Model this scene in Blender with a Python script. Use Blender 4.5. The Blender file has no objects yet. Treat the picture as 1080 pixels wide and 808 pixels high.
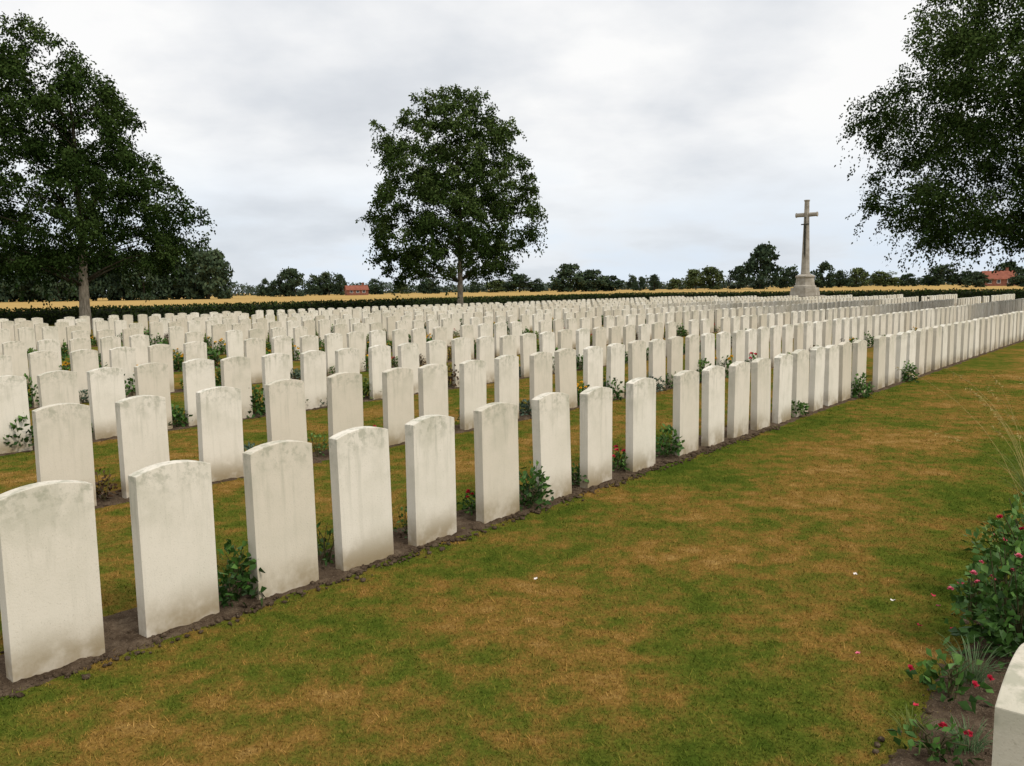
import bpy, bmesh, math, random
import numpy as np
from mathutils import Vector, Matrix, noise as mnoise
random.seed(7)
rng = np.random.default_rng(7)
sc = bpy.context.scene
col = sc.collection

# ------------------------------------------------------------------ camera
F, CX, CY = 864.0, 540.0, 404.0
PITCH = math.atan(99.2 / F)
ROLL = -0.0155
HC = 1.62
RC = Matrix.Rotation(math.pi / 2 - PITCH, 3, 'X') @ Matrix.Rotation(ROLL, 3, 'Z')
CAM = Vector((0, 0, HC))
cd = bpy.data.cameras.new('camera')
cam = bpy.data.objects.new('camera', cd)
col.objects.link(cam)
cam.matrix_world = Matrix.Translation(CAM) @ RC.to_4x4()
cd.sensor_width = 36
cd.lens = 36 * F / 1080
cd.clip_start = 0.05
cd.clip_end = 9000
sc.camera = cam
sc.view_settings.view_transform = 'Standard'
sc.view_settings.look = 'None'
sc.view_settings.exposure = 0


def at(x, y, z=0.0):
    d = RC @ Vector(((x - CX) / F, (CY - y) / F, -1))
    t = (z - HC) / d.z
    return CAM + d * t


def hor(x):
    return 304.8 - 0.0155 * (x - 540)


def far(x, dist):
    d = RC @ Vector(((x - CX) / F, (CY - hor(x)) / F, -1))
    return Vector((d.x / d.y * dist, dist, 0))


def hgt(x, y, dist):
    return HC + (hor(x) - y) / F * dist


def proj(p):
    q = RC.transposed() @ (Vector(p) - CAM)
    zc = max(-q.z, 1e-4)
    return CX + F * q.x / zc, CY - F * q.y / zc, -q.z


vp = RC @ Vector(((1270 - CX) / F, (CY - 293.5) / F, -1))
rd = Vector((vp.x, vp.y, 0)).normalized()      # direction of the rows
nd_ = Vector((-rd.y, rd.x, 0))                 # from one row to the next


def W(a, D, z=0.0):
    return rd * a + nd_ * D + Vector((0, 0, z))


def aD(p):
    return p.dot(rd), p.dot(nd_)


# ------------------------------------------------------------------ helpers
def tag(o, label=None, cat=None, group=None, kind=None):
    if label: o['label'] = label
    if cat: o['category'] = cat
    if group: o['group'] = group
    if kind: o['kind'] = kind
    return o


def empty(name, loc, rz=0.0, scale=None):
    o = bpy.data.objects.new(name, None)
    col.objects.link(o)
    o.location = loc
    o.rotation_euler = (0, 0, rz)
    o.empty_display_size = 0.2
    if scale is not None: o.scale = scale
    return o


def link(name, me, parent=None, loc=None):
    o = bpy.data.objects.new(name, me)
    col.objects.link(o)
    if parent: o.parent = parent
    if loc is not None: o.location = loc
    return o


def np_mesh(name, V, Fc, mat=None, tone=None, smooth=False):
    V = np.asarray(V, dtype=np.float32).reshape(-1, 3)
    Fc = np.asarray(Fc, dtype=np.int32)
    k = Fc.shape[1]
    me = bpy.data.meshes.new(name)
    me.vertices.add(len(V))
    me.vertices.foreach_set('co', V.ravel())
    me.loops.add(len(Fc) * k)
    me.loops.foreach_set('vertex_index', Fc.ravel())
    me.polygons.add(len(Fc))
    me.polygons.foreach_set('loop_start', np.arange(0, len(Fc) * k, k, dtype=np.int32))
    me.update(calc_edges=True)
    if smooth:
        me.polygons.foreach_set('use_smooth', np.ones(len(Fc), dtype=bool))
    if tone is not None:
        at_ = me.attributes.new('tone', 'FLOAT', 'POINT')
        at_.data.foreach_set('value', np.asarray(tone, dtype=np.float32))
    if mat: me.materials.append(mat)
    return me


def unit(v):
    return v / np.maximum(np.linalg.norm(v, axis=-1, keepdims=True), 1e-9)


def leaf_arrays(P, U, L, Wd, tone, fold=0.2, droop=0.12, r=rng):
    N = len(P)
    U = unit(U)
    S = unit(np.cross(U, r.normal(size=(N, 3))))
    Nn = np.cross(S, U)
    L = np.broadcast_to(L, (N,))[:, None]
    Wd = np.broadcast_to(Wd, (N,))[:, None]
    v = np.empty((N, 4, 3))
    v[:, 0] = P
    v[:, 1] = P + U * L * .45 + S * Wd * .5 + Nn * Wd * fold
    v[:, 2] = P + U * L
    v[:, 2, 2] -= (L[:, 0] * droop)
    v[:, 3] = P + U * L * .45 - S * Wd * .5 + Nn * Wd * fold
    b = np.arange(N)[:, None] * 4
    f = np.concatenate([b + np.array([[0, 1, 2]]), b + np.array([[0, 2, 3]])])
    return v.reshape(-1, 3), f, np.repeat(np.broadcast_to(tone, (N,)), 4)


def tube_arrays(pts, rad, seg=8):
    pts = [Vector(p) for p in pts]
    V, Fc = [], []
    n = len(pts)
    for i, p in enumerate(pts):
        t = (pts[min(i + 1, n - 1)] - pts[max(i - 1, 0)])
        t = t.normalized() if t.length > 1e-9 else Vector((0, 0, 1))
        ref = Vector((1, 0, 0)) if abs(t.x) < .8 else Vector((0, 1, 0))
        u = t.cross(ref).normalized()
        w = t.cross(u)
        for k in range(seg):
            an = 2 * math.pi * k / seg
            V.append(p + (u * math.cos(an) + w * math.sin(an)) * rad[i])
    for i in range(n - 1):
        for k in range(seg):
            k2 = (k + 1) % seg
            Fc.append((i * seg + k, i * seg + k2, (i + 1) * seg + k2, (i + 1) * seg + k))
    return np.array([tuple(v) for v in V]), np.array(Fc)


def merge(parts):
    Vs, Fs, Ts, off = [], [], [], 0
    for p in parts:
        Vs.append(p[0]); Fs.append(p[1] + off); off += len(p[0])
        if len(p) > 2: Ts.append(p[2])
    return np.concatenate(Vs), np.concatenate(Fs), (np.concatenate(Ts) if Ts else None)


def bm_mesh(name, bm, mat):
    me = bpy.data.meshes.new(name)
    bm.normal_update()
    bm.to_mesh(me); bm.free()
    me.materials.append(mat)
    return me


ONES = ['', 'first', 'second', 'third', 'fourth', 'fifth', 'sixth', 'seventh', 'eighth', 'ninth', 'tenth', 'eleventh',
        'twelfth', 'thirteenth', 'fourteenth', 'fifteenth', 'sixteenth', 'seventeenth', 'eighteenth', 'nineteenth']
TENS = {2: ('twenty', 'twentieth'), 3: ('thirty', 'thirtieth'), 4: ('forty', 'fortieth'), 5: ('fifty', 'fiftieth'),
        6: ('sixty', 'sixtieth'), 7: ('seventy', 'seventieth'), 8: ('eighty', 'eightieth'), 9: ('ninety', 'ninetieth')}


def ordinal(n):
    if n < 20: return ONES[n]
    t, o = divmod(n, 10)
    return TENS[t][1] if o == 0 else TENS[t][0] + '-' + ONES[o]


# ------------------------------------------------------------------ materials
def newmat(name, rough=0.8, spec=0.3):
    m = bpy.data.materials.new(name)
    m.use_nodes = True
    b = m.node_tree.nodes['Principled BSDF']
    b.inputs['Roughness'].default_value = rough
    b.inputs['Specular IOR Level'].default_value = spec
    return m, m.node_tree, b


def newdiffuse(name):
    m = bpy.data.materials.new(name)
    m.use_nodes = True
    nt = m.node_tree
    nt.nodes.remove(nt.nodes['Principled BSDF'])
    b = nt.nodes.new('ShaderNodeBsdfDiffuse')
    nt.links.new(b.outputs[0], nt.nodes['Material Output'].inputs['Surface'])
    return m, nt, b


def N(nt, t, **kw):
    n = nt.nodes.new(t)
    for k, v in kw.items(): setattr(n, k, v)
    return n


def noise_node(nt, vec, scale, detail=4, rough=.55):
    n = N(nt, 'ShaderNodeTexNoise')
    n.inputs['Scale'].default_value = scale
    n.inputs['Detail'].default_value = detail
    n.inputs['Roughness'].default_value = rough
    if vec is not None: nt.links.new(vec, n.inputs['Vector'])
    return n.outputs[0]


def math_node(nt, op, a, b=None, c=None, clamp=False):
    n = N(nt, 'ShaderNodeMath', operation=op, use_clamp=clamp)
    for i, s in enumerate((a, b, c)):
        if s is None: continue
        if isinstance(s, (int, float)): n.inputs[i].default_value = s
        else: nt.links.new(s, n.inputs[i])
    return n.outputs[0]


def ramp(nt, fac, stops):
    n = N(nt, 'ShaderNodeValToRGB')
    e = n.color_ramp.elements
    while len(e) > 1: e.remove(e[0])
    e[0].position = stops[0][0]; e[0].color = (*stops[0][1], 1)
    for p, c in stops[1:]:
        x = e.new(p); x.color = (*c, 1)
    nt.links.new(fac, n.inputs[0])
    return n.outputs[0]


def mixc(nt, fac, a, b, mode='MIX'):
    n = N(nt, 'ShaderNodeMixRGB', blend_type=mode)
    for i, s in enumerate((fac, a, b)):
        if isinstance(s, (int, float)): n.inputs[i].default_value = s
        elif isinstance(s, tuple): n.inputs[i].default_value = (*s, 1)
        else: nt.links.new(s, n.inputs[i])
    return n.outputs[0]


def maprange(nt, v, a, b, c=0.0, d=1.0, smooth=True):
    n = N(nt, 'ShaderNodeMapRange', interpolation_type='SMOOTHSTEP' if smooth else 'LINEAR')
    nt.links.new(v, n.inputs[0])
    for i, s in enumerate((a, b, c, d)): n.inputs[1 + i].default_value = s
    return n.outputs[0]


def bump(nt, b, h, strength, dist):
    n = N(nt, 'ShaderNodeBump')
    n.inputs['Strength'].default_value = strength
    n.inputs['Distance'].default_value = dist
    nt.links.new(h, n.inputs['Height'])
    nt.links.new(n.outputs[0], b.inputs['Normal'])


def scaled(nt, vec, s):
    n = N(nt, 'ShaderNodeVectorMath', operation='MULTIPLY')
    nt.links.new(vec, n.inputs[0]); n.inputs[1].default_value = s
    return n.outputs[0]


def dotc(nt, vec, v):
    n = N(nt, 'ShaderNodeVectorMath', operation='DOT_PRODUCT')
    nt.links.new(vec, n.inputs[0]); n.inputs[1].default_value = v
    return n.outputs['Value']


def grey3(nt, f):
    cc = N(nt, 'ShaderNodeCombineXYZ')
    for i in range(3): nt.links.new(f, cc.inputs[i])
    return cc.outputs[0]


def mat_headstone():
    m, nt, b = newmat('weathered_white_stone', .88, .15)
    g = N(nt, 'ShaderNodeNewGeometry')
    pos = g.outputs['Position']
    sep = N(nt, 'ShaderNodeSeparateXYZ'); nt.links.new(pos, sep.inputs[0])
    z = sep.outputs[2]
    oi = N(nt, 'ShaderNodeObjectInfo')
    rnd = math_node(nt, 'FRACT', math_node(nt, 'ADD', oi.outputs['Random'], g.outputs['Random Per Island']))
    base = mixc(nt, rnd, (.655, .585, .470), (.83, .775, .675))
    n1 = noise_node(nt, pos, 4.2, 4, .62)
    streak = noise_node(nt, scaled(nt, pos, (16, 16, 1.6)), 1.5, 3, .6)
    st = math_node(nt, 'MULTIPLY', maprange(nt, n1, .40, .70), maprange(nt, z, .35, .82, .18, .56))
    c = mixc(nt, st, base, (.47, .45, .345))
    c = mixc(nt, math_node(nt, 'MULTIPLY', maprange(nt, streak, .48, .74), maprange(nt, z, .35, .82, .14, .45)), c, (.37, .36, .27))
    lic = math_node(nt, 'MULTIPLY', maprange(nt, noise_node(nt, pos, 19, 4, .65), .45, .65), maprange(nt, z, .62, .81, 0, .58))
    c = mixc(nt, lic, c, (.30, .305, .215))
    dirt = math_node(nt, 'MULTIPLY', maprange(nt, z, .26, .0), maprange(nt, n1, .30, .60, .28, .98))
    c = mixc(nt, dirt, c, (.31, .24, .14))
    spk = noise_node(nt, pos, 150, 2, .7)
    c = mixc(nt, maprange(nt, spk, .57, .74, 0, .42), c, (.38, .34, .25))
    nt.links.new(c, b.inputs['Base Color'])
    bump(nt, b, noise_node(nt, pos, 120, 3, .6), .25, .004)
    return m


def lawn_color(nt, rand=None):
    g = N(nt, 'ShaderNodeNewGeometry')
    p = scaled(nt, g.outputs['Position'], (1, 1, 0))
    nA = noise_node(nt, p, .9, 3, .55)
    nB = noise_node(nt, p, 5.6, 5, .68)
    v = math_node(nt, 'ADD', math_node(nt, 'MULTIPLY', nA, .60), math_node(nt, 'MULTIPLY', nB, .62))
    Dv = dotc(nt, p, tuple(nd_)); Av = dotc(nt, p, tuple(rd))
    worn = math_node(nt, 'MULTIPLY', maprange(nt, Dv, 1.0, 2.3), maprange(nt, Dv, 3.5, 2.4))
    worn = math_node(nt, 'MULTIPLY', worn, maprange(nt, Av, .5, 3.2, .5, 1))
    worn = math_node(nt, 'ADD', worn, maprange(nt, Dv, 3.9, 4.3, 0, .62))
    v = math_node(nt, 'ADD', math_node(nt, 'SUBTRACT', v, .166), math_node(nt, 'MULTIPLY', worn, .085))
    if rand:
        v = math_node(nt, 'ADD', v, math_node(nt, 'MULTIPLY', math_node(nt, 'SUBTRACT', g.outputs['Random Per Island'], .5), .10))
    c = ramp(nt, v, [(.34, (.058, .086, .011)), (.43, (.096, .112, .016)), (.50, (.150, .118, .023)),
                     (.57, (.222, .130, .031)), (.70, (.32, .20, .066))])
    return c, g, p


def mat_lawn():
    m, nt, b = newdiffuse('dry_lawn')
    c, g, p = lawn_color(nt)
    nC = noise_node(nt, p, 60, 3, .75)
    c = mixc(nt, 1.0, c, grey3(nt, maprange(nt, nC, .3, .7, .62, 1.32, False)), 'MULTIPLY')
    nt.links.new(c, b.inputs['Color'])
    bump(nt, b, nC, .8, .012)
    return m


def mat_blades():
    m, nt, b = newdiffuse('grass_blades')
    c, g, p = lawn_color(nt, True)
    f = math_node(nt, 'ADD', math_node(nt, 'MULTIPLY', g.outputs['Random Per Island'], .8), .88)
    c = mixc(nt, 1.0, c, grey3(nt, f), 'MULTIPLY')
    nt.links.new(c, b.inputs['Color'])
    return m


def mat_soil():
    m, nt, b = newdiffuse('dark_soil')
    g = N(nt, 'ShaderNodeNewGeometry'); pos = g.outputs['Position']
    c = ramp(nt, noise_node(nt, pos, 9, 4, .7), [(.3, (.060, .041, .027)), (.55, (.118, .084, .056)), (.72, (.19, .142, .096))])
    fine = noise_node(nt, pos, 80, 3, .7)
    c = mixc(nt, maprange(nt, fine, .55, .7, 0, .6), c, (.25, .195, .135))
    nt.links.new(c, b.inputs['Color'])
    bump(nt, b, fine, 1.0, .02)
    return m


def mat_leaf(name, dark, mid, light, gloss=0.0):
    if gloss:
        m, nt, b = newmat(name, .5, gloss); sock = b.inputs['Base Color']
    else:
        m, nt, b = newdiffuse(name); sock = b.inputs['Color']
    a = N(nt, 'ShaderNodeAttribute', attribute_name='tone')
    g = N(nt, 'ShaderNodeNewGeometry')
    oi = N(nt, 'ShaderNodeObjectInfo')
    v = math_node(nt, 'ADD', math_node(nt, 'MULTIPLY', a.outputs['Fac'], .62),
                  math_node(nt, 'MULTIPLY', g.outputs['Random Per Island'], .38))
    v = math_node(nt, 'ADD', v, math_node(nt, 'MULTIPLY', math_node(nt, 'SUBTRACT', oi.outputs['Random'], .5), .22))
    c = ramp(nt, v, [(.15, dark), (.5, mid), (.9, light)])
    nt.links.new(c, sock)
    return m


def mat_bark(name, c0, c1):
    m, nt, b = newdiffuse(name)
    tc = N(nt, 'ShaderNodeTexCoord')
    n = noise_node(nt, scaled(nt, tc.outputs['Object'], (9, 9, 2.2)), 1.6, 5, .7)
    nt.links.new(ramp(nt, n, [(.35, c0), (.65, c1)]), b.inputs['Color'])
    bump(nt, b, n, .8, .03)
    return m


def mat_noise(name, c0, c1, scale, rough=.8, spec=.2, bmp=.0, metal=0.0):
    m, nt, b = newmat(name, rough, spec)
    g = N(nt, 'ShaderNodeNewGeometry')
    n = noise_node(nt, g.outputs['Position'], scale, 4, .6)
    nt.links.new(ramp(nt, n, [(.33, c0), (.67, c1)]), b.inputs['Base Color'])
    b.inputs['Metallic'].default_value = metal
    if bmp: bump(nt, b, n, .5, bmp)
    return m


def mat_field():
    m, nt, b = newdiffuse('ripe_wheat')
    g = N(nt, 'ShaderNodeNewGeometry'); pos = g.outputs['Position']
    fine = noise_node(nt, scaled(nt, pos, (.5, .08, 0)), 1.0, 4, .65)
    big = noise_node(nt, scaled(nt, pos, (.004, .009, 0)), 1.0, 2, .5)
    c = ramp(nt, fine, [(.3, (.38, .245, .085)), (.7, (.52, .355, .14))])
    c = mixc(nt, maprange(nt, big, .54, .62, 0, .6), c, (.22, .20, .065))
    nt.links.new(c, b.inputs['Color'])
    return m


M_STONE = mat_headstone()
M_LAWN = mat_lawn()
M_BLADE = mat_blades()
M_SOIL = mat_soil()
M_FIELD = mat_field()
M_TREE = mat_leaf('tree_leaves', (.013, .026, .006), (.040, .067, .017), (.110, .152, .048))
M_FARTREE = mat_leaf('hazed_far_tree_leaves', (.026, .042, .027), (.048, .072, .040), (.088, .116, .062))  # distance haze painted in: leaf greens lightened and greyed
M_FARTREE2 = mat_leaf('hazed_far_tree_leaves_olive', (.046, .064, .028), (.084, .110, .042), (.14, .17, .068))  # olive leaves, lightened with the same painted haze
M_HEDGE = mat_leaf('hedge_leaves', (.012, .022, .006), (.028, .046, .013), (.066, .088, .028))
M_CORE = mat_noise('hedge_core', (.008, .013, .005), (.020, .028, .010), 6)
M_ROSE = mat_leaf('rose_leaves', (.020, .052, .009), (.052, .122, .020), (.14, .25, .055), .2)
M_LIME = mat_leaf('lime_leaves', (.05, .09, .012), (.12, .19, .03), (.24, .30, .07), .2)
M_BLUE = mat_leaf('blue_green_leaves', (.03, .055, .035), (.08, .13, .085), (.17, .23, .16), .2)
M_RED = mat_leaf('maroon_leaves', (.03, .016, .008), (.07, .036, .016), (.13, .085, .03), .2)
M_STEM = mat_noise('plant_stems', (.05, .045, .02), (.10, .09, .035), 30)
M_STRAW = mat_noise('dry_grass_stalks', (.30, .23, .075), (.46, .36, .14), 30)
M_PINK = mat_noise('pink_petals', (.60, .07, .14), (.80, .25, .32), 40, .5)
M_CRIMSON = mat_noise('crimson_petals', (.42, .012, .03), (.66, .05, .10), 40, .5)
M_YELLOW = mat_noise('yellow_petals', (.70, .36, .02), (.85, .54, .05), 40, .5)
M_WHITE = mat_noise('pale_petals', (.75, .66, .60), (.85, .80, .76), 40, .5)
M_BARK = mat_bark('grey_bark', (.17, .145, .11), (.44, .385, .31))
M_DBARK = mat_bark('dark_bark', (.030, .027, .018), (.070, .060, .042))
M_CROSS = mat_noise('cross_stone', (.27, .235, .185), (.45, .41, .345), 2.4, .85, .2, .01)
M_BRONZE = mat_noise('dark_bronze', (.030, .032, .024), (.07, .065, .045), 5, .5, .5, 0, .6)
M_BRICK = mat_noise('red_brick', (.16, .06, .04), (.26, .11, .075), 1.5)
M_ROOF = mat_noise('red_roof_tiles', (.20, .065, .04), (.30, .105, .065), 1.0)
M_GLASS, _nt, _b = newmat('window_glass', .1, .5)
_b.inputs['Base Color'].default_value = (.03, .035, .045, 1)
M_TRIM = mat_noise('window_trim', (.6, .58, .55), (.75, .73, .7), 3)
M_TUFT = mat_noise('tuft_green', (.07, .13, .05), (.17, .24, .11), 30)
M_STRAP = mat_noise('strap_green', (.08, .12, .02), (.2, .22, .06), 30)

# ------------------------------------------------------------------ setting
A_END, D_BACK = 76.0, 50.0
fa = np.array([[-4000, -400, -.03], [4000, -400, -.03], [4000, 5000, -.03], [-4000, 5000, -.03]])
tag(link('field', np_mesh('field', fa, [[0, 1, 2, 3]], M_FIELD)), kind='structure')
lv = np.array([tuple(W(-25, -25)), tuple(W(A_END, -25)), tuple(W(A_END, D_BACK)), tuple(W(-25, D_BACK))])
tag(link('lawn', np_mesh('lawn', lv, [[0, 1, 2, 3]], M_LAWN)), kind='structure')

# ------------------------------------------------------------------ headstones
HT, HW, TK, SH = .815, .38, .078, .781


def headstone_mesh():
    bm = bmesh.new()
    prof = [(-HW / 2, -.12), (HW / 2, -.12), (HW / 2, SH)]
    hr = HT - SH
    Rr = ((HW / 2) ** 2 + hr ** 2) / (2 * hr)
    n = 10
    a0 = math.asin(HW / 2 / Rr)
    for i in range(1, n):
        an = a0 - 2 * a0 * i / n
        prof.append((Rr * math.sin(an), HT - Rr + Rr * math.cos(an)))
    prof.append((-HW / 2, SH))
    f = bm.faces.new([bm.verts.new((x, -TK / 2, z)) for x, z in prof])
    ex = bmesh.ops.extrude_face_region(bm, geom=[f])
    for v in ex['geom']:
        if isinstance(v, bmesh.types.BMVert): v.co.y = TK / 2
    bmesh.ops.recalc_face_normals(bm, faces=bm.faces)
    es = [e for e in bm.edges if len(e.link_faces) == 2 and e.calc_face_angle() > math.radians(35)]
    bmesh.ops.bevel(bm, geom=es, offset=.003, segments=2, affect='EDGES', profile=.6)
    return bm_mesh('headstone', bm, M_STONE)


STONE = headstone_mesh()
RZ = math.atan2(rd.y, rd.x)

ROW_D = [3.76, 6.48, 9.45] + [13.0 + 3.5 * k for k in range(7)]
LT = far(88, 39.5); MT = far(485, 57); RT = far(1112, 33)
CROSS = far(849, 66)
rows = []
p1 = [(45, 507), (180, 485), (293, 464.5), (379, 450), (453, 437.5), (523, 425), (583, 412.5), (629, 405), (676, 397),
      (725, 388), (753, 383.5), (779, 379)]
p2 = [(64, 427), (149, 416), (229, 407), (300, 398), (363, 391), (418, 384), (456, 380), (497, 376), (533, 372),
      (570, 367.5), (598, 364.5), (625, 361.5)]
p3 = [(5, 398), (61, 391), (112, 386), (160, 381.5), (209, 377), (248, 374), (290, 371), (329, 367.5), (365, 364), (400, 360)]


def a_on_row(x, y, D):
    d = RC @ Vector(((x - CX) / F, (CY - y) / F, -1))
    t = D / d.dot(nd_)
    return (d * t).dot(rd)


for ri, D in enumerate(ROW_D):
    if ri < 3:
        A = [a_on_row(x, y, D) for x, y in (p1, p2, p3)[ri]]
        a = A[-1] + .59
    else:
        A = []
        a = .22 * D - 2.0 + random.random() * .5
    end = 63 + random.uniform(-.6, .6)
    while a < end:
        left = a < .33 * D + 12
        gap = 0 if ri < 2 else (.16 if (left and ri > 2) else .02)
        if random.random() >= gap: A.append(a)
        a += .585 + random.uniform(-.025, .03)
        if left and random.random() < .05: a += .34
    rows.append(A)

cand = []
for ri, (D, A) in enumerate(zip(ROW_D, rows)):
    for a in A:
        p = W(a, D)
        if (p - CROSS).length < 4.2 or (p - RT).length < .6: continue
        if proj(W(a - .19, D, .4))[2] < .4: continue
        c8 = [proj(W(a + s, D + t, z))[:2] for s in (-.19, .19) for t in (-.039, .039) for z in (0, SH)] + [proj(W(a, D, HT))[:2]]
        x0 = min(c[0] for c in c8); x1 = max(c[0] for c in c8)
        if x1 < -140 or x0 > 1240: continue
        cand.append(dict(zc=proj(W(a, D, .4))[2], ri=ri, a=a, D=D, pts=c8, vis=0))

# how much of each stone the camera sees: nearest first into a small depth picture
ZB = np.full((808, 1080), 1e9)
YY, XX = np.mgrid[0:808, 0:1080]


def hull(P):
    P = sorted(P)

    def half(Q):
        h = []
        for p in Q:
            while len(h) > 1 and (h[-1][0] - h[-2][0]) * (p[1] - h[-2][1]) - (h[-1][1] - h[-2][1]) * (p[0] - h[-2][0]) <= 0: h.pop()
            h.append(p)
        return h
    return half(P)[:-1] + half(P[::-1])[:-1]


for c in sorted(cand, key=lambda c: c['zc']):
    H_ = hull(c['pts'])
    x0 = max(0, int(min(p[0] for p in H_))); x1 = min(1080, int(max(p[0] for p in H_)) + 2)
    y0 = max(0, int(min(p[1] for p in H_))); y1 = min(808, int(max(p[1] for p in H_)) + 2)
    if x1 <= x0 or y1 <= y0: continue
    X, Y = XX[y0:y1, x0:x1] + .5, YY[y0:y1, x0:x1] + .5
    m = np.ones(X.shape, bool)
    for p, q in zip(H_, H_[1:] + H_[:1]):
        m &= (q[0] - p[0]) * (Y - p[1]) - (q[1] - p[1]) * (X - p[0]) >= 0
    m &= ZB[y0:y1, x0:x1] > 1e8
    c['vis'] = int(m.sum())
    ZB[y0:y1, x0:x1][m] = c['zc']

ROWNAME = ['nearest row', 'second row', 'third row', 'fourth row', 'fifth row', 'sixth row', 'seventh row', 'eighth row',
           'ninth row', 'tenth row', 'eleventh row', 'twelfth row']
index = {}
for ri in range(len(ROW_D)):
    k = 0
    for c in sorted([c for c in cand if c['ri'] == ri], key=lambda c: c['a']):
        if c['vis'] >= 12:
            k += 1
            c['k'] = k
            index.setdefault(ri, []).append((c['a'], k))
things = sorted([c for c in cand if c['vis'] >= 12 and c['k'] < 100], key=lambda c: -c['vis'])[:299]
for c in things: c['thing'] = True
rest = [c for c in cand if not c.get('thing')]
print('STONES', len(things), len(rest), 'smallest', things[-1]['vis'], {ri: len(v) for ri, v in index.items()})
things.sort(key=lambda c: (c['ri'], c['a']))
for c in things:
    ri, k, a, D = c['ri'], c['k'], c['a'], c['D']
    o = link('headstone', STONE)
    o.location = W(a, D + random.uniform(-.012, .012), random.uniform(-.008, .012))
    o.rotation_euler = (math.radians(random.gauss(0, .6)), math.radians(random.gauss(0, .5)), RZ + math.radians(random.gauss(0, 1.1)))
    if k == 1:
        lab = 'white headstone at the left edge, first from the left of the %s' % ROWNAME[ri]
        if ri == 0: lab = 'large white headstone cut by the left edge, first of the nearest row'
    else:
        lab = 'white curved-top headstone, %s from the left in the %s' % (ordinal(k), ROWNAME[ri])
    tag(o, lab, 'headstone', 'white headstones standing in rows')
# stone cut by the lower right corner
a0, D0 = aD(at(1049, 745, SH))
o = link('headstone', STONE)
o.location = W(a0 + .19, D0 - TK / 2)
o.rotation_euler = (0, 0, RZ)
tag(o, 'white headstone cut off by the lower right corner beside the rose bed', 'headstone', 'white headstones standing in rows')
ROW0 = D0 - TK / 2

sv = np.array([v.co[:] for v in STONE.vertices])
bmt = bmesh.new(); bmt.from_mesh(STONE); bmesh.ops.triangulate(bmt, faces=bmt.faces)
bmt.verts.index_update()
sf = np.array([[v.index for v in f.verts] for f in bmt.faces])
bmt.free()
parts = []
for c in rest:
    m = Matrix.Translation(W(c['a'], c['D'] + random.uniform(-.015, .015), random.uniform(-.02, .008))) @ Matrix.Rotation(
        RZ + math.radians(random.gauss(0, 1)), 4, 'Z') @ Matrix.Rotation(math.radians(random.gauss(0, .5)), 4, 'X')
    mm = np.array(m)
    parts.append((sv @ mm[:3, :3].T + mm[:3, 3], sf))
V, Fc, _ = merge(parts)
tag(link('distant_headstones', np_mesh('distant_headstones', V, Fc, M_STONE)),
    'mass of small white headstones filling the far rows below the hedge', 'headstones', kind='stuff')


# ------------------------------------------------------------------ soil beds
def bed(D0, D1, a0, a1, near):
    A = []
    a = a0
    while a < a1:
        A.append(a)
        d = max(2.5, (W(a, (D0 + D1) / 2)).length)
        a += max(near, .0045 * d)
    nD = 26 if near < .03 else 12
    Vv = []
    for a in A:
        w0 = .045 * mnoise.noise(Vector((a * 2.3, D0, 0))) + .03 * mnoise.noise(Vector((a * 9, D0, 3)))
        w1 = .07 * mnoise.noise(Vector((a * 2.1, D1, 7))) + .03 * mnoise.noise(Vector((a * 8, D1, 5)))
        for j in range(nD):
            u = j / (nD - 1)
            D = (D0 + w0) * (1 - u) + (D1 + w1) * u
            e = min(u, 1 - u) * 2
            z = -.02 + .03 * min(1, e * 3.2)
            z += (.014 * mnoise.noise(Vector((a * 11, D * 11, 1))) + .011 * mnoise.noise(Vector((a * 34, D * 34, 2)))) * min(1, e * 4 + .2)
            Vv.append(tuple(W(a, D, z)))
    Fq = []
    for i in range(len(A) - 1):
        for j in range(nD - 1):
            Fq.append((i * nD + j, (i + 1) * nD + j, (i + 1) * nD + j + 1, i * nD + j + 1))
    return np_mesh('soil_bed', Vv, Fq, M_SOIL, smooth=True)


tag(link('soil_bed', bed(ROW0 - .2, ROW0 + .58, .6, 9, .02)), kind='structure')
for ri, D in enumerate(ROW_D):
    nr = .02 if ri == 0 else (.03 if ri < 3 else .08)
    tag(link('soil_bed', bed(D - .17, D + .42, .2 * D - 4.5, 64, nr)), kind='structure')

bmi = bmesh.new(); bmesh.ops.create_icosphere(bmi, subdivisions=1, radius=1)
iv = np.array([v.co[:] for v in bmi.verts]); bmi.verts.index_update()
if_ = np.array([[v.index for v in f.verts] for f in bmi.faces]); bmi.free()
parts = []
for k in range(3200):
    if k < 2300:
        a = random.uniform(-2.2, 9); D = random.choice([random.gauss(3.65, .045), random.uniform(3.58, 4.15)])
    elif k < 2800:
        a = random.uniform(1.2, 5); D = random.uniform(ROW0 + .02, ROW0 + .56)
    else:
        a = random.uniform(-1, 9); D = random.uniform(6.33, 6.85)
    s = random.choice([.004, .005, .006, .008, .01, .012, .016, .02]) * random.uniform(.7, 1.3)
    v = iv * (1 + rng.normal(0, .18, size=(len(iv), 1))) * np.array([1, random.uniform(.7, 1.2), random.uniform(.5, .8)]) * s
    an = random.uniform(0, 6.28)
    c, s_ = math.cos(an), math.sin(an)
    v = v @ np.array([[c, s_, 0], [-s_, c, 0], [0, 0, 1]])
    parts.append((v + np.array(tuple(W(a, D, .008))), if_))
V, Fc, _ = merge(parts)
tag(link('soil_clods', np_mesh('soil_clods', V, Fc, M_SOIL)), 'loose dark clods of earth along the flower beds', 'soil', kind='stuff')

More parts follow.
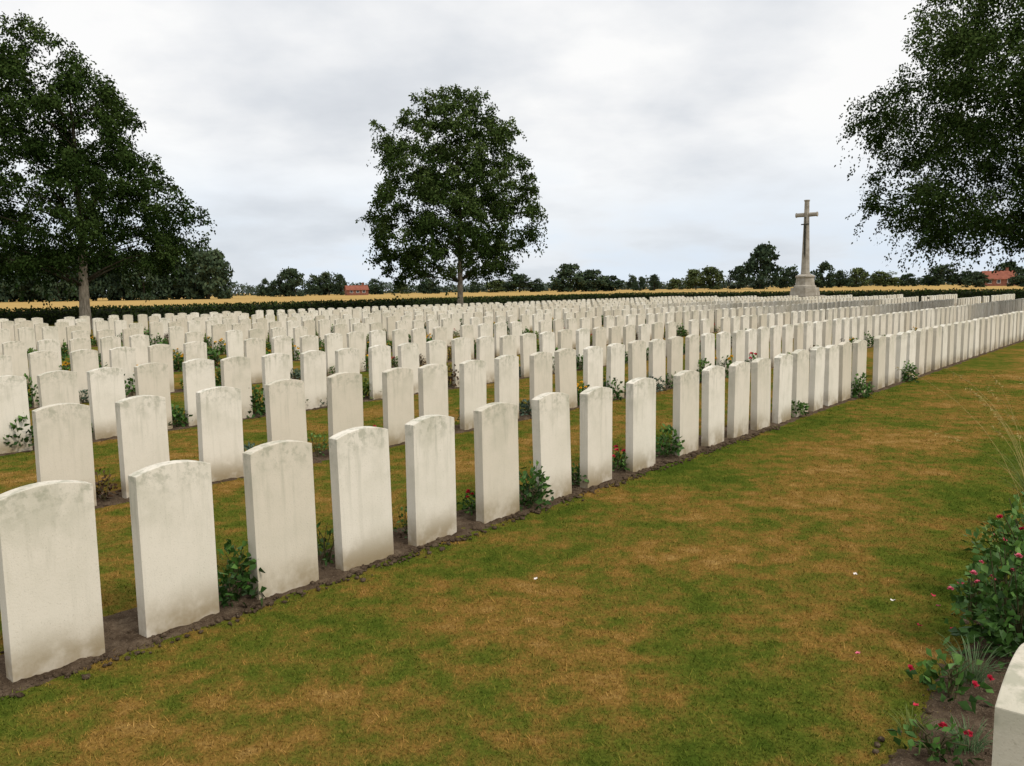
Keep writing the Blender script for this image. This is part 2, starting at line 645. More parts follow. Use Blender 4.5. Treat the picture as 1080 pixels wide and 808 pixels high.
# ------------------------------------------------------------------ grass blades
r2 = np.array(rd[:2]); n2 = np.array(nd_[:2])
RCn = np.array(RC)
keep = []
tot = 0
NB = 330000
while tot < NB:
    n = 500000
    A_ = rng.uniform(-3, 17, n); D_ = rng.uniform(ROW0 - .1, 12.5, n)
    X = A_[:, None] * r2 + D_[:, None] * n2
    q = np.concatenate([X, np.zeros((n, 1))], 1) - np.array([0, 0, HC])
    qc = q @ RCn
    zc = -qc[:, 2]
    ok = zc > .5
    px = CX + F * qc[:, 0] / np.maximum(zc, .1); py = CY - F * qc[:, 1] / np.maximum(zc, .1)
    ok &= (px > -60) & (px < 1140) & (py < 850)
    dist = np.linalg.norm(q, axis=1)
    ok &= rng.random(n) < np.minimum(1, (2.9 / dist) ** 1.7)
    for Db in [ROW0] + ROW_D[:4]:
        wob = .05 * np.sin(A_ * 5.1) * np.sin(A_ * 2.3 + Db) + rng.normal(0, .022, n)
        ok &= ~((D_ > Db - .13 + wob) & (D_ < Db + (.46 if Db < 1 else .38) + wob))
    idx = np.nonzero(ok)[0]
    keep.append(np.concatenate([X[idx], dist[idx][:, None]], 1))
    tot += len(idx)
K = np.concatenate(keep)[:NB]
n = len(K)
h = rng.uniform(.007, .017, n) * (1 + 1.0 * (rng.random(n) < .03))
wd = rng.uniform(.002, .0036, n) * (1 + K[:, 2] / 5)
an = rng.uniform(0, 2 * np.pi, n)
side = np.stack([np.cos(an), np.sin(an), np.zeros(n)], 1)
lean = np.stack([rng.normal(0, .6, n) * h, rng.normal(0, .6, n) * h, h], 1)
B = np.stack([K[:, 0], K[:, 1], np.full(n, -.002)], 1)
v = np.stack([B - side * wd[:, None] * .5, B + side * wd[:, None] * .5, B + lean], 1).reshape(-1, 3)
tag(link('grass', np_mesh('grass', v, np.arange(3 * n).reshape(-1, 3), M_BLADE)),
    'short mown dry grass growing on the lawn between the rows', 'grass', kind='stuff')


# ------------------------------------------------------------------ plants
def plant_leaves(r, n, R, H, L, Wd, up=.3, base=.02):
    u = unit(r.normal(size=(n, 3)))
    u[:, 2] = np.abs(u[:, 2])
    rr = r.random(n) ** .45
    P = u * rr[:, None] * np.array([R, R, H - base])
    P[:, 2] += base
    lump = 1 + .28 * np.sin(3 * np.arctan2(u[:, 1], u[:, 0]) + r.random() * 6) * np.cos(2.2 * u[:, 2] * 3)
    P[:, :2] *= lump[:, None]
    U = u * .8 + r.normal(0, .5, size=(n, 3)) + np.array([0, 0, up])
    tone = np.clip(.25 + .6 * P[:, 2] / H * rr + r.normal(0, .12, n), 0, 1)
    return leaf_arrays(P, U, L * r.uniform(.65, 1.25, n), Wd * r.uniform(.7, 1.2, n), tone, .15, .2, r)


def stems_arrays(r, n, R, H, rad=.004):
    parts = []
    for k in range(n):
        an = r.uniform(0, 6.28); e = r.uniform(.3, 1) * R
        p0 = Vector((r.normal(0, .015), r.normal(0, .015), -.02))
        p2 = Vector((math.cos(an) * e, math.sin(an) * e, H * r.uniform(.65, 1.0)))
        pm = p0.lerp(p2, .5) + Vector((r.normal(0, .02), r.normal(0, .02), .04))
        parts.append(tube_arrays([p0, pm, p2], [rad, rad * .8, rad * .5], 5))
    V, Fc, _ = merge(parts)
    return V, Fc


def blossom(r, size, mat, name='flower', petals=14):
    an = r.uniform(0, 6.28, petals)
    el = r.uniform(.15, 1.2, petals)
    U = np.stack([np.cos(an) * np.cos(el), np.sin(an) * np.cos(el), np.sin(el)], 1)
    v, f, t = leaf_arrays(np.zeros((petals, 3)), U, size, size * .8, .5, .25, .1, r)
    return np_mesh(name, v, f, mat, t)


PL = {}


def proto(kind, seed):
    key = (kind, seed)
    if key in PL: return PL[key]
    r = np.random.default_rng(100 + seed)
    parts = []

    def leaves(mat, *a, **k):
        v, f, t = plant_leaves(r, *a, **k)
        parts.append(('foliage', np_mesh('foliage', v, f, mat, t), (0, 0, 0)))

    def stems(n, R, H, rad=.004):
        v, f = stems_arrays(r, n, R, H, rad)
        parts.append(('stems', np_mesh('stems', v, f, M_STEM, smooth=True), (0, 0, 0)))

    def flowers(n, R, H, size, mat):
        me = blossom(r, size, mat)
        for k in range(n):
            an = r.uniform(0, 6.28); e = R * r.uniform(.2, .95)
            parts.append(('flower', me, (math.cos(an) * e, math.sin(an) * e, H * (1 - .35 * (e / R) ** 2) * r.uniform(.9, 1.08))))
    if kind == 'rose':
        stems(7, .13, .32); leaves(M_ROSE, 210, .16, .34, .062, .042)
    elif kind == 'twiggy':
        stems(8, .11, .30, .003); leaves(M_ROSE, 60, .14, .30, .045, .028)
    elif kind == 'mound':
        stems(5, .1, .1); leaves(M_BLUE, 320, .20, .17, .06, .022)
    elif kind == 'lime':
        stems(5, .1, .14); leaves(M_LIME, 240, .17, .22, .055, .036)
    elif kind == 'maroon':
        stems(7, .1, .26); leaves(M_RED, 90, .12, .27, .05, .03)
    elif kind == 'yellow':
        stems(6, .14, .26); leaves(M_ROSE, 280, .20, .28, .06, .036); flowers(8, .19, .29, .034, M_YELLOW)
    elif kind == 'redflower':
        stems(5, .1, .18); leaves(M_ROSE, 180, .15, .22, .05, .03); flowers(5, .13, .24, .027, M_CRIMSON)
    elif kind == 'green':
        stems(5, .1, .16); leaves(M_ROSE, 200, .15, .2, .055, .034)
    PL[key] = parts
    return parts


def put_plant(name, kind, seed, a, D, scale, label, cat='plant', group=None):
    root = empty(name, W(a, D, .005), random.uniform(0, 6.28), (scale, scale, scale * random.uniform(.9, 1.1)))
    tag(root, label, cat, group)
    for pn, me, off in proto(kind, seed):
        link(pn, me, root, off)
    return root


def beside(ri, a):
    ks = index[ri]
    lo = [k for (aa, k) in ks if aa <= a]
    hi = [k for (aa, k) in ks if aa > a]
    if lo and hi: return 'between the %s and %s headstones of the %s' % (ordinal(max(lo)), ordinal(min(hi)), ROWNAME[ri])
    if hi: return 'left of the first headstone of the %s' % ROWNAME[ri]
    return 'beyond the last headstone of the %s' % ROWNAME[ri]


DESC = {'rose': ('rose_bush', 'leafy green rose bush'), 'twiggy': ('rose_bush', 'sparse twiggy rose bush'),
        'mound': ('bedding_plant', 'grey-green mound'), 'lime': ('bedding_plant', 'yellow-green plant'),
        'maroon': ('bedding_plant', 'brown-leaved plant'), 'yellow': ('flowering_bush', 'yellow-flowered bush'),
        'redflower': ('flowering_plant', 'red-flowered plant'), 'green': ('bedding_plant', 'low green plant')}
used = set()


def seen(p, zs=(.06, .14, .22, .3)):
    s = 0
    for z in zs:
        x, y, zc = proj(p + Vector((0, 0, z)))
        if 6 <= x < 1074 and 0 <= y < 804 and zc < ZB[int(y), int(x)]: s += 1
    return s


def plant_px(x, y, ri, kind, seed, scale, dD=.2):
    D = ROW_D[ri] + dD
    a = a_on_row(x, y, D)
    key = (ri, beside(ri, a))
    if key in used: return
    used.add(key)
    nm, ds = DESC[kind]
    put_plant(nm, kind, seed, a, D, scale, '%s %s' % (ds, key[1]), 'plant')


for t in [(248, 615, 0, 'rose', 1, .9, .05), (343, 590, 0, 'twiggy', 1, 1.0, .16), (432, 575, 0, 'twiggy', 2, .7, .15), (560, 525, 0, 'rose', 2, .95, -.02),
          (606, 510, 0, 'green', 1, .8, .1), (652, 492, 0, 'redflower', 1, .9, .12), (703, 470, 0, 'rose', 3, .85, .05),
          (838, 428, 0, 'green', 2, 1.0, .0), (909, 408, 0, 'rose', 1, .95, -.12), (958, 391, 0, 'rose', 2, .95, -.12),
          (500, 545, 0, 'redflower', 2, .7, .2),
          (108, 512, 1, 'maroon', 1, .95, .1), (18, 520, 1, 'green', 3, .9, .2), (265, 438, 1, 'mound', 1, 1.1, .2), (335, 470, 1, 'twiggy', 2, .9, .1),
          (390, 440, 1, 'redflower', 1, .9, .1), (490, 432, 1, 'twiggy', 1, .9, .1), (440, 430, 1, 'green', 1, .9, .1), (190, 480, 1, 'green', 2, .8, .1),
          (22, 455, 2, 'rose', 3, 1.2, .0), (85, 440, 2, 'green', 1, 1., .1), (265, 402, 2, 'rose', 1, 1.2, .05), (183, 410, 2, 'green', 1, 1.3, .1),
          (310, 395, 2, 'lime', 1, 1., .1), (140, 400, 3, 'yellow', 2, 1.6, .0), (205, 395, 3, 'lime', 2, 1.3, .0)]:
    plant_px(*t)
kinds = ['green', 'lime', 'green', 'yellow', 'green', 'rose', 'mound', 'yellow', 'mound', 'lime', 'redflower', 'green', 'maroon', 'rose']
npl = 0
for tries in range(6000):
    ri = random.choice([1, 2, 2, 3, 3, 4, 4, 5, 5, 6, 6, 7, 8])
    if ri not in index: continue
    lo_a = .3 * ROW_D[ri] - 1
    a = lo_a + random.random() ** 1.4 * 26
    D = ROW_D[ri] + random.uniform(-.08, .26)
    p = W(a, D)
    if seen(p) < 2: continue
    key = (ri, beside(ri, a))
    if key in used or 'between' not in key[1]: continue
    used.add(key)
    kd = random.choice(kinds)
    nm, ds = DESC[kd]
    put_plant(nm, kd, random.randint(1, 3), a, D, random.uniform(.95, 1.4), '%s %s' % (ds, key[1]), 'plant')
    npl += 1
    if npl >= 125: break
print('PLANTS', npl)
parts = []
for k in range(800):
    ri = random.randint(4, len(ROW_D) - 1)
    a = random.uniform(.3 * ROW_D[ri], 60)
    if seen(W(a, ROW_D[ri]), (.2, .35)) < 1: continue
    v, f, t = plant_leaves(rng, 34, random.uniform(.12, .24), random.uniform(.2, .5), .13, .09)
    parts.append((v + np.array(tuple(W(a, ROW_D[ri] + random.uniform(-.1, .3)))), f, t))
V, Fc, T = merge(parts)
tag(link('bedding_plants', np_mesh('bedding_plants', V, Fc, M_ROSE, T)), 'scatter of small green plants in the far flower beds', 'plants', kind='stuff')


# --- rose bed at the right edge
def rose_shrub(px, R, H, seed, nl, flowers, label, fm, L=.050, mat=None):
    r = np.random.default_rng(seed)
    p = at(*px)
    root = empty('rose_bush', (p.x, p.y, 0))
    tag(root, label, 'plant')
    v, f = stems_arrays(r, 14 if H > .25 else 8, R * .8, H * .95, .004)
    link('stems', np_mesh('stems', v, f, M_STEM, smooth=True), root)
    v, f, t = plant_leaves(r, nl, R, H, L, L * .66)
    link('foliage', np_mesh('foliage', v, f, mat or M_ROSE, t), root)
    me = blossom(r, .019, fm, petals=18)
    for k in range(flowers):
        an = r.uniform(0, 6.28); e = R * r.uniform(.5, 1.3)
        link('flower', me, root, (math.cos(an) * e, math.sin(an) * e, H * r.uniform(.6, 1.12) * (1 - .3 * (e / R) ** 2)))
    return root


rose_shrub((1072, 690), .25, .50, 31, 1000, 4, 'dense rose bush with pink-red blooms in the bed at the right edge', M_PINK)
rose_shrub((1094, 640), .30, .58, 32, 1000, 3, 'taller green rose bush behind, touching the right edge', M_CRIMSON)
rose_shrub((1003, 738), .13, .19, 33, 90, 3, 'low rose plant with red buds at the lawn edge, lower right', M_CRIMSON)
rose_shrub((985, 800), .13, .12, 34, 70, 2, 'straggling rose shoot at the bottom edge left of the corner headstone', M_CRIMSON, .04)
rose_shrub((1030, 655), .11, .30, 35, 80, 6, 'small pink-budded rose shoot leaning over the lawn left of the dense rose bush', M_PINK)
rose_shrub((1060, 590), .16, .26, 38, 260, 2, 'olive-leaved shrub at the bed edge beyond the dense rose bush', M_PINK, .045, M_LIME)


def grass_clump(px, n, H, spread, seed, label, mat, wid=.006, rad0=.05, cat='ornamental grass', heads=False, bias=(0, 0)):
    r = np.random.default_rng(seed)
    p = at(*px)
    root = empty('grass_clump', (p.x, p.y, 0))
    tag(root, label, cat)
    parts, hp = [], []
    for k in range(n):
        an = r.uniform(0, 6.28)
        hh = H * r.uniform(.55, 1.0)
        sp = spread * r.uniform(.2, 1.0)
        p0 = Vector((math.cos(an) * rad0 * r.random(), math.sin(an) * rad0 * r.random(), 0))
        dx, dy = math.cos(an) * sp * .7 + bias[0] * sp, math.sin(an) * sp * .7 + bias[1] * sp
        pts = [p0 + Vector((dx * u ** 1.9, dy * u ** 1.9, hh * (u - .22 * u ** 3))) for u in np.linspace(0, 1, 8)]
        w = wid * r.uniform(.6, 1.1)
        parts.append(tube_arrays(pts, [w * k_ for k_ in (.5, .5, .48, .42, .38, .3, .24, .1)], 3))
        if heads:
            for q in range(14):
                pp = pts[6].lerp(pts[7], r.random() * 1.0)
                hp.append((tuple(pp), (dx * .5 + r.normal(0, .25), dy * .5 + r.normal(0, .25), .1 + r.normal(0, .2))))
    if heads:
        P = np.array([q[0] for q in hp]); U = np.array([q[1] for q in hp])
        v, f, t = leaf_arrays(P, U, .024, .005, .5, .1, .2, r)
        parts.append((v, np.arange(len(v)).reshape(-1, 4)))
    V, Fc, _ = merge(parts)
    link('blades' if not heads else 'stalks', np_mesh('blades', V, Fc, mat), root)
    return root


grass_clump((1025, 722), 80, .22, .19, 41, 'tuft of thin grey-green leaves below the pink rose bush', M_TUFT, .004)
grass_clump((962, 772), 40, .10, .11, 44, 'small spiky tuft at the lawn edge left of the bottom rose shoot', M_STRAP, .004)
grass_clump((1022, 795), 60, .15, .13, 45, 'spiky grey-green tuft at the bottom edge beside the corner headstone', M_TUFT, .004)
grass_clump((1098, 585), 22, 1.55, .72, 42, 'tall wispy yellow grass arching in from the right edge', M_STRAW, .0036, .12, heads=True, bias=(-.6, .15))
grass_clump((1092, 555), 170, .66, .42, 43, 'green strappy grass clump beneath the yellow stalks at the right edge', M_STRAP, .005)

for (x, y, mt, lb) in [(968, 660, M_CRIMSON, 'red rose petal lying at the lawn edge by the low rose plant'),
                       (905, 690, M_PINK, 'pink rose petal lying on the lawn left of the rose bed'),
                       (942, 634, M_WHITE, 'pale rose petal on the grass, largest near the bed'),
                       (902, 606, M_WHITE, 'pale rose petal on open lawn far from the bed'),
                       (990, 640, M_PINK, 'pink petal on the turf just left of the dense rose bush'),
                       (982, 628, M_CRIMSON, 'red petal on the turf beyond the pink one beside the rose bush'),
                       (978, 716, M_PINK, 'pink petal on the bed edge left of the low rose plant'),
                       (1004, 664, M_CRIMSON, 'red petal on the soil under the pink-budded shoot'),
                       (966, 745, M_CRIMSON, 'red petal on the soil above the small spiky tuft'),
                       (1000, 772, M_PINK, 'pink petal on the soil right of the small spiky tuft'),
                       (566, 611, M_WHITE, 'single pale fleck of petal lying mid lawn before the sixth headstone')]:
    p = at(x, y, .02)
    r = np.random.default_rng(int(x))
    g = []
    for i in range(4):
        for j in range(4):
            u, w = (i - 1.5) / 1.5, (j - 1.5) / 1.5
            k = 1 - .25 * abs(u * w)
            g.append((u * .013 * k, w * .011 * k, .02 + .006 * (u * u + w * w * .6) + r.normal(0, .0006)))
    fq = [(i * 4 + j, (i + 1) * 4 + j, (i + 1) * 4 + j + 1, i * 4 + j + 1) for i in range(3) for j in range(3)]
    o = link('rose_petal', np_mesh('rose_petal', g, fq, mt, smooth=True), None, (p.x, p.y, 0))
    o.rotation_euler = (r.normal(0, .15), r.normal(0, .15), r.uniform(0, 6))
    tag(o, lb, 'petal', 'rose petals fallen on the lawn')


# ------------------------------------------------------------------ near trees
def ball(r, n, p=.42):
    d = unit(r.normal(size=(n, 3)))
    return d * (r.random(n) ** p)[:, None]


def big_tree(name, label, base, H, cb, R, ncl, nleaf, L, seed, prof, off=(0, 0), low=(0, 0), trunk_r=.24, nbr=45):
    r = np.random.default_rng(seed)
    root = empty(name, base, 0)
    tag(root, label, 'tree')
    pt = np.array([p[0] for p in prof]); pr = np.array([p[1] for p in prof])
    C_, RCl, T_ = [], [], []
    ph = r.uniform(0, 6.28, 4)
    while len(C_) < ncl:
        best = None
        for tr in range(3):
            while True:
                t = r.random()
                if r.random() < .2 + .8 * np.interp(t, pt, pr): break
            rr0 = np.interp(t, pt, pr)
            an = r.uniform(0, 6.28)
            rc = R * r.uniform(.075, .155)
            f = math.sqrt(r.random())
            if r.random() < .4: f = r.uniform(.82, 1.0)
            lob = 1 + .10 * math.sin(3 * an + ph[0] + 6 * t) + .09 * math.sin(5 * an + ph[1] - 9 * t) + .05 * math.sin(14 * t + ph[2])
            rad = max(0, R * rr0 * lob - rc * .95) * f
            z0, z1 = cb + rc * .6, H - rc * .85
            x = math.cos(an) * rad + off[0] * t + low[0] * (1 - t)
            y = math.sin(an) * rad + off[1] * t + low[1] * (1 - t)
            z = z0 + t * (z1 - z0) - .12 * rad * (1 - t)
            c = np.array([x, y, z])
            dm = min([np.linalg.norm(c - q) for q in C_], default=9)
            if best is None or dm > best[0]: best = (dm, c, rc, f, t)
        dm, c, rc, f, t = best
        C_.append(c); RCl.append(rc)
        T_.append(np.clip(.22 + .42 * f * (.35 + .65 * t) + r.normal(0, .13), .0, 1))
    C_ = np.array(C_); RCl = np.array(RCl)
    NL = (RCl / RCl.mean()) ** 2 * r.uniform(.6, 1.4, ncl)
    NL = np.maximum((NL / NL.sum() * nleaf).astype(int), 8)
    P, U, T = [], [], []
    for c, rc, t, n in zip(C_, RCl, T_, NL):
        ns = 8
        sc_ = ball(r, ns, .4) * rc * np.array([.9, .9, .7])
        n1 = int(n * .76)
        pick = r.integers(0, ns, n1)
        d = sc_[pick] + ball(r, n1, .6) * rc * .52 * np.array([1, 1, .8])
        n2_ = n - n1
        tw = unit(r.normal(size=(7, 3)) + np.array([c[0], c[1], 0]) / max(1e-3, math.hypot(c[0], c[1])) * .8) * rc * r.uniform(.9, 1.6, (7, 1))
        tw[:, 2] -= rc * .6
        k = r.integers(0, 7, n2_); u = r.random(n2_)[:, None] ** .8
        d2 = tw[k] * u + np.array([0, 0, -1]) * (u ** 2) * rc * .45 + r.normal(0, .07 * rc, (n2_, 3))
        d = np.concatenate([d, d2])
        P.append(c + d)
        U.append(unit(d) * .5 + r.normal(0, .6, (n, 3)) + np.array([0, 0, -.35]))
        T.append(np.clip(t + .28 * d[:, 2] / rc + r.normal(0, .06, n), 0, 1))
    P = np.concatenate(P); U = np.concatenate(U); T = np.concatenate(T)
    v, f, tt = leaf_arrays(P, U, L * r.uniform(.7, 1.25, len(P)), L * .72 * r.uniform(.7, 1.2, len(P)), T, .12, .1, r)
    n = 10
    pts, rad = [], []
    for i in range(n):
        u = i / (n - 1)
        pts.append(Vector((.06 * math.sin(u * 5 + seed) - .06 * math.sin(seed), .06 * math.cos(u * 4 + seed) - .06 * math.cos(seed), -.1 + u * H * .80)))
        rad.append(trunk_r * (1 - u) ** .9 + .015 + (.10 * trunk_r * 4 * max(0, .06 - u) / .06 * .5))
    ks = 3
    tv, tf = tube_arrays(pts[:ks + 1], rad[:ks + 1], 12)
    link('trunk', np_mesh('trunk', tv, tf, M_BARK, smooth=True), root)
    bp = [tube_arrays(pts[ks:], [q * .98 for q in rad[ks:]], 6)]
    for k in r.permutation(ncl)[:nbr]:
        c = Vector(C_[k])
        u = max(.18, min(.82, (c.z - .28 * math.hypot(c.x, c.y) - .3) / (H * .80)))
        i = u * (n - 1); i0 = int(i); p0 = pts[i0].lerp(pts[min(i0 + 1, n - 1)], i - i0)
        r0 = (trunk_r * (1 - u) ** .8 + .02) * .34
        mid = p0.lerp(c, .5) + Vector((r.normal(0, .15), r.normal(0, .15), .25))
        bp.append(tube_arrays([p0, p0.lerp(mid, .5) + Vector((0, 0, .06)), mid, mid.lerp(c, .55), c], [r0, r0 * .7, r0 * .45, r0 * .25, .01], 6))
    bv, bf, _ = merge(bp)
    link('branches', np_mesh('branches', bv, bf, M_DBARK, smooth=True), root)
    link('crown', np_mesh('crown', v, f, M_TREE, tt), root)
    return root


PROF_M = [(0, .62), (.08, .88), (.22, 1.0), (.5, .99), (.68, .90), (.82, .72), (.93, .50), (1, .24)]
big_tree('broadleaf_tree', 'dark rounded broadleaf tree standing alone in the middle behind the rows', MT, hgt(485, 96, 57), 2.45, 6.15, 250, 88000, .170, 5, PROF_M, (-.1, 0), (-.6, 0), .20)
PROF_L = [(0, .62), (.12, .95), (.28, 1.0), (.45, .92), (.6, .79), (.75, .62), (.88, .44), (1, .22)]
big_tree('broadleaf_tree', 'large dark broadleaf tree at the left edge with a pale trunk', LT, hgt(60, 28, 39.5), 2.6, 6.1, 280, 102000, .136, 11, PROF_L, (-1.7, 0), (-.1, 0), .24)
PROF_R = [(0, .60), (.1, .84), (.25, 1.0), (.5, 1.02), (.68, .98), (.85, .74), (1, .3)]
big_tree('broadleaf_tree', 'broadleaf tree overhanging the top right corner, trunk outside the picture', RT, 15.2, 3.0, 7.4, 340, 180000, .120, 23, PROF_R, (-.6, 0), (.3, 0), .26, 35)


# ------------------------------------------------------------------ distant trees
def crown_proto(seed, kind):
    r = np.random.default_rng(seed)
    P, T = [], []
    ncl = 46
    lob = r.uniform(-.16, .16, 2)
    for k in range(ncl):
        t = r.random()
        rc = r.uniform(.09, .17)
        if kind == 'poplar':
            rr = .5 * np.interp(t, [0, .15, .5, .85, 1], [1.0, 1.0, 1, .85, .5])
        else:
            rr = .5 * np.interp(t, [0, .15, .4, .7, .9, 1], [.95, 1.05, 1, .85, .55, .3])
        an = r.uniform(0, 6.28); f = math.sqrt(r.random())
        rad = max(0, rr - rc * .6) * f
        c = np.array([math.cos(an) * rad + lob[0] * t, math.sin(an) * rad + lob[1] * t, .04 + (.92 - .08) * t * (1 - .14 * r.random())])
        n = 48
        d = ball(r, n, .4) * rc * np.array([1, 1, .7])
        P.append(c + d); T.append(np.clip(.2 + .4 * t + r.normal(0, .15) + d[:, 2] * 2, 0, 1))
    P = np.concatenate(P); T = np.concatenate(T)
    P[:, 2] = np.maximum(P[:, 2], .02)
    U = r.normal(size=P.shape)
    return leaf_arrays(P, U, .075 * r.uniform(.7, 1.3, len(P)), .06, T, .1, .0, r)


CP = {}
for i in range(7):
    for kd in ('round', 'poplar'):
        v, f, t = crown_proto(300 + i, kd)
        CP[(kd, i, 0)] = np_mesh('crown', v, f, M_FARTREE, t)
        CP[(kd, i, 1)] = np_mesh('crown', v, f, M_FARTREE2, t)
tv, tf = tube_arrays([(0, 0, -.02), (.004, 0, .2), (0, .004, .45), (0, 0, .8)], [.028, .022, .015, .004], 7)
FT = np_mesh('trunk', tv, tf, M_DBARK, smooth=True)


def far_tree(name, x, yt, hw, dist, label, group=None, kd='round', tint=0):
    p = far(x, dist)
    H = hgt(x, yt, dist) + .2
    w = 2 * hw / F * dist
    root = empty(name, p, random.uniform(0, 6.28), (w, w * random.uniform(.8, 1.2), H))
    tag(root, label, 'tree', group)
    link('trunk', FT, root)
    link('crown', CP[(kd, random.randint(0, 6), tint)], root)


pop = [(4, 262), (24, 260), (44, 260), (62, 262), (80, 259), (98, 263), (116, 260), (134, 262), (152, 259), (170, 261), (188, 258), (206, 256), (220, 257), (233, 262)]
for i, (x, y) in enumerate(pop):
    far_tree('poplar_tree', x, y, 20 + random.random() * 4 - (8 if i == 13 else 0), 250 + random.uniform(-8, 8),
             'tall dark tree, %s from the left in the wood behind the left-edge tree' % ordinal(i + 1), 'tall trees of the wood on the left', 'poplar')
for (x, y, hw, dist, tint, lb) in [
    (278, 293, 8, 380, 0, 'small round tree on the horizon just right of the left wood'),
    (296, 283, 13, 330, 0, 'left tree of the dark pair on the horizon between the wood and red farmhouse'),
    (311, 280, 14, 332, 0, 'right tree of the dark pair on the horizon between the wood and red farmhouse'),
    (332, 287, 12, 380, 0, 'leftmost of three trees beside the red-roofed farmhouse'),
    (347, 284, 14, 384, 0, 'middle of three trees beside the red-roofed farmhouse'),
    (360, 287, 8, 382, 0, 'rightmost of three trees left of the red-roofed farmhouse'),
    (396, 293, 11, 400, 0, 'small tree on the horizon just right of the red-roofed farmhouse'),
    (424, 296, 10, 430, 1, 'small olive tree on the horizon left of the middle tree trunk'),
    (453, 284, 16, 390, 0, 'wide dark tree under the left side of the middle tree crown'),
    (500, 296, 8, 420, 0, 'small tree on the horizon just right of the middle trunk'),
    (522, 294, 13, 420, 1, 'olive tree on the horizon under the right of the middle tree crown'),
    (548, 287, 17, 400, 0, 'dark tree on the horizon right below the middle tree crown'),
    (566, 293, 9, 405, 0, 'small dark tree on the horizon just past the middle tree crown'),
    (602, 275, 19, 350, 0, 'tallest of the three trees on the horizon right of the middle tree'),
    (626, 282, 17, 352, 0, 'second of the three trees on the horizon right of the middle tree'),
    (645, 289, 15, 356, 0, 'lowest of the three trees on the horizon right of the middle tree'),
    (668, 288, 6, 360, 0, 'leftmost of three tiny trees halfway from middle tree to cross'),
    (676, 290, 5, 360, 0, 'narrow centre tree of three tiny trees halfway to the cross'),
    (690, 288, 7, 362, 0, 'rightmost of three tiny trees halfway from middle tree to cross'),
    (712, 293, 12, 420, 1, 'low olive tree on the horizon past the three tiny trees'),
    (734, 282, 14, 370, 1, 'olive tree on the horizon two trees left of the tall dark one'),
    (752, 279, 15, 372, 1, 'broad olive tree on the horizon left of the tall dark one'),
    (778, 278, 13, 380, 0, 'dark tree tucked against the left of the tallest horizon tree'),
    (802, 253, 20, 340, 0, 'tallest dark tree on the horizon, left of the stone cross'),
    (829, 278, 12, 370, 0, 'tree on the horizon close to the left of the cross shaft'),
    (866, 275, 16, 360, 0, 'dark tree on the horizon close to the right of the cross shaft'),
    (888, 283, 10, 380, 0, 'second tree on the horizon to the right of the cross'),
    (903, 280, 14, 384, 1, 'third tree on the horizon to the right of the cross, olive green'),
    (934, 284, 17, 390, 1, 'wide olive tree on the horizon below the right tree crown edge'),
    (958, 287, 10, 390, 0, 'small dark tree on the horizon under the right crown'),
    (990, 276, 18, 380, 0, 'dark tree on the horizon under the drooping right branches'),
    (1020, 284, 13, 380, 0, 'small tree on the horizon left of the brick house'),
    (1061, 273, 17, 330, 0, 'dark tree behind the brick house at the right edge'),
    (1030, 285, 14, 240, 0, 'low dark tree hiding the left end of the brick house'),
    (1078, 283, 14, 236, 0, 'low dark tree hiding the right end of the brick house'),
]:
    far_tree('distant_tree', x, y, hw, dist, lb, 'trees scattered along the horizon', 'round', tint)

parts = []
x = -120.0
while x < 1230:
    d = 540 + random.uniform(-30, 30)
    p = far(x, d)
    hh = max(1.6, 5.0 + 6.0 * mnoise.noise(Vector((x * .014, 0, 0))) + 3.6 * mnoise.noise(Vector((x * .055, 3, 0))))
    n = 52
    c = rng.normal(size=(n, 3)) * np.array([2.4, 2.0, 0]) + np.array([p.x, p.y, 0])
    c[:, 2] = rng.random(n) * hh
    t = np.clip(.2 + .5 * c[:, 2] / hh + rng.normal(0, .15, n), 0, 1)
    parts.append(leaf_arrays(c, rng.normal(size=(n, 3)), 1.5, 1.25, t, .1, 0))
    x += 2.6
V, Fc, T = merge(parts)
M_WOOD = mat_leaf('hazy_woodland', (.046, .066, .056), (.068, .092, .072), (.10, .128, .092))  # haze is put into the grey-blue leaf colours, no volume
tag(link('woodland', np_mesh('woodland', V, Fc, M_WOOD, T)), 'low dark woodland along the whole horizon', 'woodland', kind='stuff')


# ------------------------------------------------------------------ hedges
def hedge(p0, p1, Hh, wd, label, nleaf, seed):
    r = np.random.default_rng(seed)
    d = (p1 - p0); Ln = d.length
    root = empty('clipped_hedge', p0, math.atan2(d.y, d.x))
    tag(root, label, 'hedge')
    n = int(Ln / .6)
    Vv = []
    for i in range(n + 1):
        x = Ln * i / n
        for (y, z) in ((-.5, 0), (-.5, .55), (-.42, .93), (0, .97), (.42, .93), (.5, .55), (.5, 0)):
            k = 1 + .06 * mnoise.noise(Vector((x * .9, y * 4, z * 4 + seed)))
            Vv.append((x, y * wd * .9 * k, z * Hh * .98 * k))
    Fq = [(i * 7 + j, (i + 1) * 7 + j, (i + 1) * 7 + j + 1, i * 7 + j + 1) for i in range(n) for j in range(6)]
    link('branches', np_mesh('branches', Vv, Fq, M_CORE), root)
    x = r.uniform(0, Ln, nleaf); s = r.random(nleaf)
    y = np.where(s < .38, -wd * .5, np.where(s < .76, wd * .5, r.uniform(-.5, .5, nleaf) * wd))
    z = np.where(s < .76, r.random(nleaf) * Hh, Hh)
    P = np.stack([x, y, z], 1) + r.normal(0, .04, (nleaf, 3))
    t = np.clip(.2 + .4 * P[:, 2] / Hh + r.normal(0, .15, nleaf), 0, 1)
    v, f, tt = leaf_arrays(P, r.normal(size=(nleaf, 3)) + np.array([0, 0, .3]), .15, .12, t, .1, 0, r)
    link('foliage', np_mesh('foliage', v, f, M_HEDGE, tt), root)


